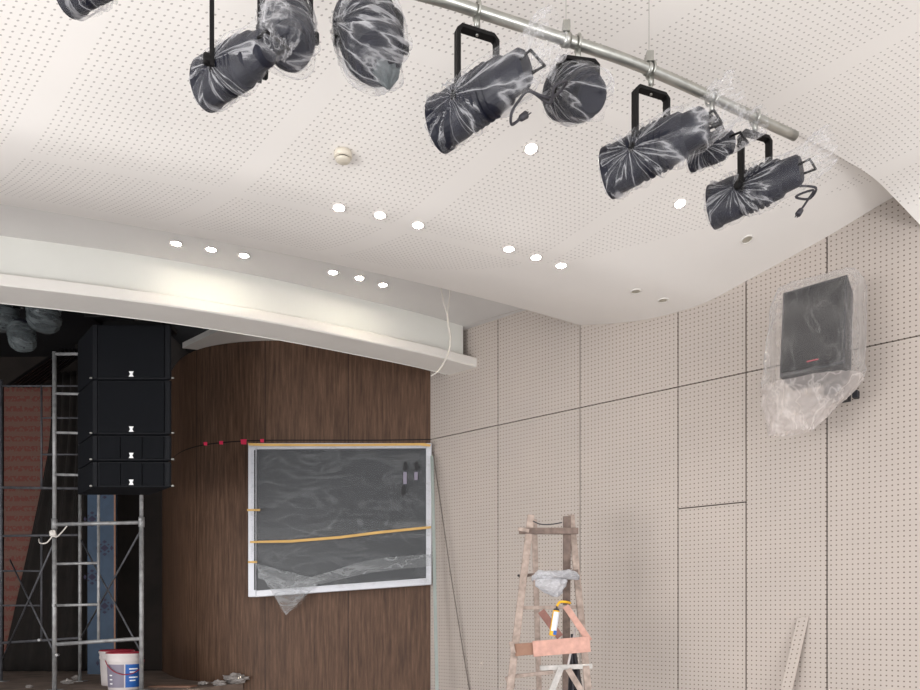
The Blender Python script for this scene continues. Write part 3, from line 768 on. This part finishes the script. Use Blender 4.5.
def rung(x0, y0, x1, y1, Z, w, d, m, name='rung', dz=0):
    mb = MB(o_); a = lp(x0, y0, Z); b = lp(x1, y1, Z+dz); mb.beam(a, b, w, d, (0, 1, 0)); return mb.build(name, M[m], t, bevel=.003)
rung(519, 531, 578, 531, Zf-.03, .045, .04, 'darkwood')
rung(518, 529, 529, 531, Zf-.06, .025, .03, 'oldwood')
rung(519, 576, 578, 571, Zf-.06, .022, .035, 'darkwood')
rung(516, 608, 576, 607, Zf-.12, .026, .035, 'oldwood')
rung(509, 677, 553, 672, Zf-.23, .026, .04, 'oldwood')
rung(540, 668, 592, 666, Zf-.22, .034, .04, 'greyboard')
rung(508, 676, 512, 688, Zf-.25, .05, .03, 'oldwood')
mb = MB(o_); mb.tube(soft([lp(533, 521, Zf-.04), lp(540, 524, Zf-.05), lp(550, 524.5, Zf-.05), lp(562, 522.5, Zf-.04)]), .004, 6); mb.build('wire_tie', M['wire'], t, smooth=True)
for (x, y) in ((518.5, 575.5), (526.5, 575.5)):
    p = lp(x, y, Zf-.09); mb = MB(o_); mb.lathe([(.009, -.008), (.009, .008)], c=p, rot=Matrix.Rotation(math.pi/2, 3, 'X'), n=12); mb.build('bolt', M['blk'], t)
# lower cross struts
for a, b, m in (((561, 668, 5.2), (548, 700, 5.15), 'greyboard'), ((568, 669, 5.2), (587, 700, 5.15), 'oldwood')):
    p, q = floor_leg(*a, *b); mb = MB(o_); mb.beam(p, p.lerp(q, .5), .04, .02); mb.build('brace', M[m], t)
# things resting on or hanging from the ladder
def board(x0, y0, x1, y1, Z, w, m, label, dz=0, name='board_scrap'):
    a = lp(x0, y0, Z); b = lp(x1, y1, Z+dz); mb = MB((a+b)/2); mb.beam(a, b, w, .014, (0, 1, 0))
    return tag(mb.build(name, M[m], bevel=.002), label, 'wooden board')
board(533, 649, 590, 644, 5.16, .108, 'pink', 'pink printed board fixed level across the ladder')
board(515, 650, 534, 648.5, 5.185, .085, 'brownwood', 'brown wooden board end left of the pink board on the ladder')
board(510, 648, 514.5, 647, 5.17, .085, 'oldwood', 'small pale block at the left end of the brown board on the ladder')
board(565.5, 606, 589.5, 641, 5.20, .044, 'pink', 'narrow pink board slanting down to the right on the ladder')
board(541, 611, 560, 637, 5.30, .052, 'redwood', 'red-brown board slanting down on the ladder behind the sealant tube')
a = lp(575.5, 629, 5.28); b = lp(568, 666, 5.22); mb = MB(a); mb.tube([a, b], .008, 8); tag(mb.build('stick', M['bucket'], smooth=True), 'thin white stick standing behind the pink board on the ladder', 'stick')
# sealant tube in its gun
p = lp(554.5, 622, 5.12); ang = math.radians(9)
t2 = thing('sealant_tube', 'yellow and white sealant tube hanging on the ladder above the pink board', 'sealant tube', p)
R = Matrix.Rotation(ang, 3, 'Y')
mb = MB(); mb.lathe([(.021, -.095), (.023, -.09), (.023, .075), (.021, .08)], rot=R, n=20); mb.build('tube_body', M['yellow'], t2, smooth=False)
mb = MB(); vs = []; fs = []
for i in range(13):
    q = math.radians(-75+i*10)
    for z in (-.062, .07): vs.append(R @ Vector((.0238*math.sin(q+.5), -.0238*math.cos(q+.5), z)))
for i in range(12): fs.append((2*i, 2*i+2, 2*i+3, 2*i+1))
mb.add(vs, fs); mb.build('label', M['tubewhite'], t2, smooth=True)
mb = MB(); mb.box(R @ Vector((.011, -.0245, -.072)), (.022, .003, .03), R); mb.build('label_print', M['blue'], t2)
mb = MB(); mb.lathe([(.021, .08), (.018, .09), (.006, .095), (.005, .12)], rot=R, n=16); mb.build('nozzle', M['wire'], t2, smooth=True)
a = lp(557, 604, 5.12); mb = MB(a); mb.tube(soft([lp(557, 606, 5.12), lp(560, 602, 5.11), lp(566, 602, 5.11), lp(570, 603, 5.15)]), .009, 8); tag(mb.build('yellow_strap', M['yellow'], smooth=True), 'short yellow strap tied on the ladder above the sealant tube', 'strap')
# silver bag lying on the shelf rung, pouch below
t3 = thing('plastic_bag', 'crumpled silver plastic bag lying across the ladder, pouch sagging beneath', 'plastic bag', lp(555, 576, 5.27))
X = Vector((1, 0, 0)); Y = Vector((0, 1, 0)); Zv = Vector((0, 0, 1))
rings = [(Vector((-.165, 0, -.02)), Y*.02, Zv*.008, 2), (Vector((-.12, 0, .01)), Y*.06, Zv*.024, 2), (Vector((-.02, 0, .005)), Y*.08, Zv*.024, 2.2), (Vector((.09, 0, .01)), Y*.07, Zv*.024, 2.2), (Vector((.15, 0, .0)), Y*.04, Zv*.02, 2), (Vector((.17, 0, -.012)), Y*.012, Zv*.006, 2)]
M['silver'] = film_mat('silvery_polythene', .62, .3, .2, rgb=(224, 224, 228), scale=(6, 6, 14), rough=.15)
mb = MB(); bag_mesh(mb, rings, 40, .014, 51, 14, True, 6); mb.build('bag_body', M['silver'], t3, smooth=True)
rings = [(Vector((-.03, 0, -.02)), X*.11, Y*.05, 2), (Vector((-.03, 0, -.07)), X*.10, Y*.05, 2), (Vector((-.01, 0, -.12)), X*.055, Y*.03, 2), (Vector((.0, 0, -.145)), X*.015, Y*.01, 2)]
mb = MB(); bag_mesh(mb, rings, 40, .012, 53, 12, True, 6); mb.build('bag_pouch', M['silver'], t3, smooth=True)
# dark cloth hanging at lower right of the ladder
def clo(u, v):
    x = 572-u*4*v+u*0; xa = 571-3*v; xb = 573+11*v; x = xa+(xb-xa)*u; y = 634+62*v
    p = at(x, y, 5.33); p.y += .02*math.sin(u*14)*v; return p
mb = MB(at(573, 634, 5.33)); mb.grid(clo, 16, 16); tag(mb.build('dark_cloth', M['wire'], smooth=True, solid=.006), 'dark grey cloth hanging inside the ladder at its lower right', 'cloth')

# ------------------------------------------------------------------ scaffold tower
t = thing('scaffold_tower', 'grey steel scaffold tower standing on the stage beneath the black speakers', 'scaffold', (at(98, 690, 7.2).x, 7.6, SF))
o_ = t.location.copy()
def tub(name, pts, r=.019, m='scaf'):
    mb = MB(o_); mb.tube(pts, r, 12); return mb.build(name, M[m], t, smooth=True)
Zn = 7.15; Zg = 8.15
def vert(x, y0, Z, y1=None, r=.019):
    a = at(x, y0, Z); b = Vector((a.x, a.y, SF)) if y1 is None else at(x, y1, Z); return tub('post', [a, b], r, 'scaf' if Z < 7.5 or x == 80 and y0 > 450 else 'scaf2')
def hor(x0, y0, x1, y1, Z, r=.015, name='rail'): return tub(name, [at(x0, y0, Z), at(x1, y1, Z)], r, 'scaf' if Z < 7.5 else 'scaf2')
vert(54.5, 352, Zn, 523, .019); vert(54.5, 525, Zn, None, .021); vert(141.5, 352, Zn, 523, .019); vert(141.5, 523, Zn, None, .021)
tub('coupling', [at(54.5, 519, Zn), at(54.5, 529, Zn)], .027); tub('coupling', [at(141.5, 517, Zn), at(141.5, 527, Zn)], .027)
hor(54, 354, 141, 354, Zn); hor(54, 524.5, 141, 522.5, Zn, .018); hor(54, 644.5, 141, 638.5, Zn, .018)
vert(98.5, 395, Zn, 523, .013); vert(98.5, 524, Zn, 641, .013)
for y in (393.5, 432.5, 474.5): hor(54, y, 98, y+1, Zn, .013, 'rung')
for y in (564, 605.5): hor(54, y, 98.5, y-1, Zn, .013, 'rung')
vert(80, 385, Zg, 487, .016); vert(80, 487, Zg, None, .018); vert(1, 380, Zg, None, .018); vert(41.5, 536, Zg, 641, .011); vert(41.5, 385, Zg, 487, .011)
hor(0, 386, 80, 386, Zg, .010); hor(0, 487.5, 80, 488.5, Zg, .015); hor(0, 536, 80, 535, Zg, .013); hor(0, 643, 80, 638, Zg, .014)
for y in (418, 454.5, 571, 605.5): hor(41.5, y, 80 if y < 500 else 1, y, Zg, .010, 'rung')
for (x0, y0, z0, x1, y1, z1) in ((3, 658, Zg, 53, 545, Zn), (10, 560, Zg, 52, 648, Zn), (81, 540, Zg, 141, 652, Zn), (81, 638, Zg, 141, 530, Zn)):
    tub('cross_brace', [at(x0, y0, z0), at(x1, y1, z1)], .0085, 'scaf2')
for (x, y) in ((54.5, 605.5), (57.5, 655), (141, 520), (40, 640)):
    mb = MB(o_); p = at(x, y, Zn-.02); mb.lathe([(.012, -.02), (.014, .02)], c=p, rot=Matrix.Rotation(math.pi/2, 3, 'X'), n=10); mb.build('locking_pin', M['scaf'], t)
for x, Z in ((54.5, Zn), (141.5, Zn), (80, Zg), (1, Zg)):
    a = at(x, 600, Z); mb = MB(o_); mb.box((a.x, a.y, SF+.004), (.12, .12, .008)); mb.build('foot_plate', M['scaf'], t)
a = at(53, 533, Zn-.04)
mb = MB(a); mb.tube(soft([at(39, 539, Zn+.1), at(40, 543, Zn), at(46, 543, Zn-.04), at(51, 538, Zn-.05), at(55, 531, Zn-.05), at(50, 533, Zn-.05), at(56, 537, Zn-.04), at(62, 532, Zn-.03), at(67, 526, Zn-.02)]), .0062, 8)
rings = [(Vector((0, 0, .03)), Vector((.01, 0, 0)), Vector((0, .01, 0)), 2), (Vector((0, 0, .01)), Vector((.03, 0, 0)), Vector((0, .025, 0)), 2), (Vector((0, 0, -.02)), Vector((.03, 0, 0)), Vector((0, .025, 0)), 2), (Vector((0, 0, -.04)), Vector((.008, 0, 0)), Vector((0, .008, 0)), 2)]
mb2 = MB(); bag_mesh(mb2, [(c+a, x_, y_, p_) for c, x_, y_, p_ in rings], 20, .006, 3, 20, True, 3); mb.add(mb2.v, mb2.f)
tag(mb.build('knotted_rope', M['wcable'], smooth=True), 'pale rope knotted round the left front post of the scaffold', 'rope')

# ------------------------------------------------------------------ hanging line array speakers
Za = 6.6
xl, xr = 92.5, 171.5
def array_box(y0, y1, label, ribs, first=False):
    p = at((xl+xr)/2, y1, Za); w = (xr-xl)*Za/F; h = (y1-y0-.6)*Za/F
    t = thing('array_speaker', label, 'speaker', p, 'black speakers hanging in a column')
    mb = MB(); dpt = .52
    mb.prism([Vector((-w/2, 0, 0)), Vector((w/2, 0, 0)), Vector((w/2-.36, dpt-.1, 0)), Vector((-w/2-.335, dpt-.12, 0))], (0, 0, h)); mb.build('cabinet', M['spk'], t, bevel=.008)
    gw = w-.12
    if ribs:
        for k in range(3):
            mb = MB(); mb.box((-gw/2+gw*(k+.5)/3, -.006, h/2), (gw/3-.008, .014, h-.03)); mb.build('grille', M['grille'], t, bevel=.004)
    else:
        mb = MB(); mb.box((0, -.006, h/2), (gw, .014, h-.03)); mb.build('grille', M['grille'], t, bevel=.005)
    for s in (-1, 1):
        mb = MB(); mb.box((s*(w/2-.028), -.006, h/2), (.036, .012, h-.01)); mb.build('side_rail', M['spk'], t, bevel=.003)
        mb = MB(); mb.lathe([(.009, -.01), (.009, .01)], c=(s*(w/2+.012), -.0, .012), rot=Matrix.Rotation(math.pi/2, 3, 'Y'), n=10); mb.build('rigging_pin', M['steel'], t)
    e = .021; mb = MB(); ez = .042
    mb.prism([Vector((x, -.0165, ez+z)) for x, z in ((-e, e*1.1), (e, e*1.1), (e*.45, 0), (e, -e*1.1), (-e, -e*1.1), (-e*.45, 0))], (0, .003, 0)); mb.build('emblem', M['emblem'], t)
array_box(324, 379.3, 'black speaker at the top of the hanging column, tall cabinet', False)
array_box(379.6, 434.3, 'second black speaker from the top of the hanging column, tall cabinet', False)
array_box(434.6, 460.6, 'third black speaker down the hanging column, shallow cabinet with ribbed front', True)
array_box(460.9, 487.3, 'bottom black speaker of the hanging column, shallow cabinet with ribbed front', True)
p = at(132, 322, Za+.2); t = thing('rigging_frame', 'black rigging frame above the hanging column of black speakers', 'rigging frame', p)
mb = MB(); mb.box((0, -.16, -.0), (.70, .04, .05)); mb.box((0, .24, 0), (.60, .04, .05)); mb.box((-.3, .04, 0), (.04, .4, .05)); mb.box((.3, .04, 0), (.04, .4, .05)); mb.build('bumper_frame', M['yoke'], t, bevel=.004)
for s in (-1, 1):
    mb = MB(); mb.tube([(s*.2, .04, 0), (s*.06, .04, EYE+3.40-p.z)], .008, 8); mb.build('steel_rope', M['yoke'], t)
mb = MB(); mb.box((0, .04, 0), (.6, .04, .04)); mb.build('cross_bar', M['yoke'], t)

# ------------------------------------------------------------------ black drapes, printed boards, blue board
def drape(name, poly_l, poly_r, y0, y1, Z, label, waves=18, m='drape'):
    def f(u, v):
        y = y0+(y1-y0)*v; x = interp(poly_l, y)+(interp(poly_r, y)-interp(poly_l, y))*u
        p = at(x, y, Z); p.y += .03*math.sin(u*waves+2*math.sin(v*2)); return p
    o = at((poly_l[-1][1]+poly_r[-1][1])/2, y1, Z)
    mb = MB(o); mb.grid(f, 60, 24); return tag(mb.build(name, M[m], smooth=True, solid=.012), label, 'drape')
drape('stage_drape', [(300, 74), (487, 78), (660, 79)], [(300, 100), (487, 94), (660, 88)], 300, 668, 9.35, 'narrow black drape behind the speakers, left of the blue board', 9)
drape('stage_drape', [(370, 52), (450, 47), (672, 0)], [(370, 84), (672, 84)], 372, 671, 9.66, 'dark brown drape with a slanting left edge behind the scaffold', 26)
pz = 9.77
for i, (x0, x1, y0, y1, lb) in enumerate(((-26, 2, 385, 672, 'leftmost'), (4, 41, 386, 672, 'middle'), (42.5, 76, 386, 672, 'right'))):
    a = at(x0, y1, pz); b = at(x1, y0, pz); mb = MB(a)
    vs = []; uv = []
    for yy in (pz, pz+.02):
        for (X_, Z_) in ((a.x, a.z), (b.x, a.z), (b.x, b.z), (a.x, b.z)): vs.append((X_, yy, Z_)); uv.append((X_-a.x, Z_))
    mb.add(vs, [(0, 1, 2, 3), (7, 6, 5, 4), (0, 4, 5, 1), (1, 5, 6, 2), (2, 6, 7, 3), (3, 7, 4, 0)], uv)
    tag(mb.build('printed_board', M['redprint']), lb+' tall board printed with red characters at the back of the stage', 'board', 'red printed boards')
Zq = 9.2
a = at(87.5, 675, Zq); b = at(115.5, 470, Zq); o_ = Vector(((a.x+b.x)/2, Zq, SF))
t = thing('blue_board', 'tall blue board with dark diamond marks standing behind the scaffold', 'board', o_)
mb = MB(o_); mb.box(((a.x+b.x)/2, Zq+.02, (SF+EYE+2.3)/2), (b.x-a.x, .04, EYE+2.3-SF)); mb.build('board', M['lblue'], t)
mb = MB(o_); mb.box((b.x-.006, Zq-.004, (SF+EYE+2.3)/2), (.02, .012, EYE+2.3-SF)); mb.build('edge_strip', M['brownwood'], t)
def mark(cx, cy):
    mb = MB(o_)
    for (dx, dy, w_, h_) in ((0, 0, 4, 3.4), (0, -6.2, 2.2, 1.6), (0, 6.2, 2.2, 1.6), (-7, 0, 1.6, 2.6), (7, 0, 1.6, 2.6), (-3.8, -3.4, 1.2, 1), (3.8, -3.4, 1.2, 1), (-3.8, 3.4, 1.2, 1), (3.8, 3.4, 1.2, 1)):
        q = [(cx+dx-w_, cy+dy), (cx+dx, cy+dy-h_), (cx+dx+w_, cy+dy), (cx+dx, cy+dy+h_)]
        mb.prism([at(x, y, Zq-.006) for x, y in q], (0, .004, 0))
    mb.build('printed_mark', M['mark'], t)
for y in (491, 548, 606, 663): mark(104.5, y)
mark(90.5+1.5, 519); mark(92, 577)

# ------------------------------------------------------------------ buckets
def bucket(x, y, Z, label, rz=0, lab=True):
    p = at(x, y, Z); p.z = SF
    t = thing('paint_bucket', label, 'bucket', p, 'paint buckets on the stage'); t.rotation_euler.z = rz
    mb = MB(); mb.lathe([(.138, 0), (.146, .01), (.160, .27), (.166, .275), (.166, .30), (.162, .302), (.165, .33), (.172, .332), (.172, .35), (.166, .352), (.158, .34), (.14, .012), (.001, .012)], n=40); mb.build('body', M['bucket'], t, smooth=False)
    mb = MB(); mb.lathe([(.168, .352), (.166, .362), (.155, .364), (.150, .352), (.001, .350)], n=40); mb.build('lid', M['bred'], t, smooth=True)
    def ring(a0, a1, z0, z1, m, nm_):
        mb = MB(); vs = []; fs = []; n = 16
        for i in range(n+1):
            q = math.radians(a0+(a1-a0)*i/n)
            for z in (z0, z1):
                r = .1478+(z-.01)/.26*.014; vs.append(Vector((r*math.cos(q), r*math.sin(q), z)))
        for i in range(n): fs.append((2*i, 2*i+2, 2*i+3, 2*i+1))
        mb.add(vs, fs); return mb.build(nm_, M[m], t, smooth=True)
    ring(-168, -96, .03, .25, 'greylab', 'grey_label'); bl = ring(-92, -18, .03, .25, 'blue', 'blue_label'); ring(-96, -92, .03, .25, 'bucket', 'label_stripe')
    for k, (a0, a1, z) in enumerate(((-80, -48, .20), (-78, -52, .17), (-80, -46, .12), (-78, -56, .09), (-150, -138, .14), (-150, -138, .10), (-150, -138, .06))):
        mb = MB(); vs = []; fs = []
        for i in range(7):
            q = math.radians(a0+(a1-a0)*i/6)
            for zz in (z, z+.012): r = .1490+(zz-.01)/.26*.014; vs.append(Vector((r*math.cos(q), r*math.sin(q), zz)))
        for i in range(6): fs.append((2*i, 2*i+2, 2*i+3, 2*i+1))
        mb.add(vs, fs); mb.build('label_print', M['emblem'], bl, smooth=True)
    pts = []
    for i in range(17):
        q = math.radians(-165+150*i/16); z = .285-.13*math.sin(math.pi*i/16)**.9 ; r = .176
        pts.append((r*math.cos(q), r*math.sin(q), z))
    mb = MB(); mb.tube(pts, .0045, 8); mb.build('handle', M['bred'], t, smooth=True)
bucket(124.5, 689, 7.24, 'front paint bucket, white with blue label and red lid, at the scaffold foot', .5)
bucket(117, 684, 7.72, 'paint bucket half hidden behind the blue labelled bucket', 2.6)

# ------------------------------------------------------------------ bagged lights and bars high on the stage
Zt = 7.4; zb_ = EYE+3.12
t = thing('lighting_bar', 'dark horizontal lighting bar high at the left of the stage', 'pipe', (-4.6, Zt, zb_))
mb = MB(); mb.tube([(-3.5, 0, 0), (1.3, 0, 0)], .025, 12); mb.build('pipe', M['yoke'], t, smooth=True)
for xx in (-2.5, .9):
    mb = MB(); mb.tube([(xx, 0, 0), (xx, 0, .30)], .008, 8); mb.build('hanger', M['yoke'], t)
for (x, y, lb, sd, tl, yh, sc) in ((44, 302, 'dark bagged stage light under the bar, rightmost of three at the upper left', 61, 70, .09, 1), (22, 320, 'dark bagged stage light hanging lowest of three at the upper left', 62, 60, .30, .8), (2, 302, 'dark bagged stage light cut by the left photo edge', 63, 70, .08, 1)):
    q = at(x, 302, Zt); q.z = zb_
    stage_light(0, lb, 20, yoke_h=yh, drop=.0, R=.14*sc, Lb=.24, seed=sd, yaw=20, tilt=tl, kx=1.0, yoke_w=.2*sc, root_pos=q, bagm='darkbag', tail=.02, group='dusty bagged stage lights over the stage')
t = thing('ceiling_grid', 'dark metal slats receding under the stage ceiling behind the scaffold top', 'metal slats', at(30, 365, 8.9))
o_ = at(30, 365, 8.9)
for i in range(7):
    mb = MB(o_); mb.beam(at(8+i*5, 386, 9.5), at(62+i*4, 350, 8.3), .02, .04, (0, 0, 1)); mb.build('slat', M['yoke'], t)

# ------------------------------------------------------------------ litter on the stage
rnd = random.Random(5)
def crumple(x, y, Z, r, label, m='paper', flat=.5, grp='crumpled scraps on the stage floor', zf=SF):
    p = at(x, y, Z); p.z = zf; sd = rnd.random()*50
    mb = MB(p); nu, nv = 22, 14
    def f(u, v):
        a = 2*math.pi*u; b = math.pi*v; d = Vector((math.sin(b)*math.cos(a), math.sin(b)*math.sin(a), math.cos(b)))
        k = r*(.75+.5*abs(noise.noise(d*2.5+Vector((sd, 0, 0))))*2); q = d*k; return Vector((q.x*1.2, q.y, max(0, q.z*flat+r*flat*.9)))+p
    mb.grid(f, nu, nv); return tag(mb.build('crumpled_paper', M[m]), label, 'litter', grp)
crumple(236, 686, 7.90, .10, 'largest pale crumpled scrap at the foot of the wood wall')
crumple(219, 690, 7.66, .055, 'pale crumpled scrap in front of the largest one by the wood wall')
crumple(203, 688, 7.72, .04, 'small crumpled scrap left of the pile at the foot of the wood wall')
crumple(68, 682, 7.85, .05, 'white crumpled scrap on the stage between the scaffold posts')
crumple(77, 677, 8.4, .045, 'small white scrap by the rear scaffold post')
crumple(29, 688, 7.4, .03, 'tiny scrap on the stage at the far left')
p = at(178, 688, 7.5)
mb = MB((p.x, p.y, SF)); mb.prism([Vector((p.x-.28, p.y-.05, SF+.001)), Vector((p.x+.15, p.y-.08, SF+.001)), Vector((p.x+.16, p.y+.1, SF+.001)), Vector((p.x-.2, p.y+.12, SF+.001))], (0, 0, .012))
tag(mb.build('board_scrap', M['brownwood']), 'flat brown board scrap on the stage right of the buckets', 'wooden board')
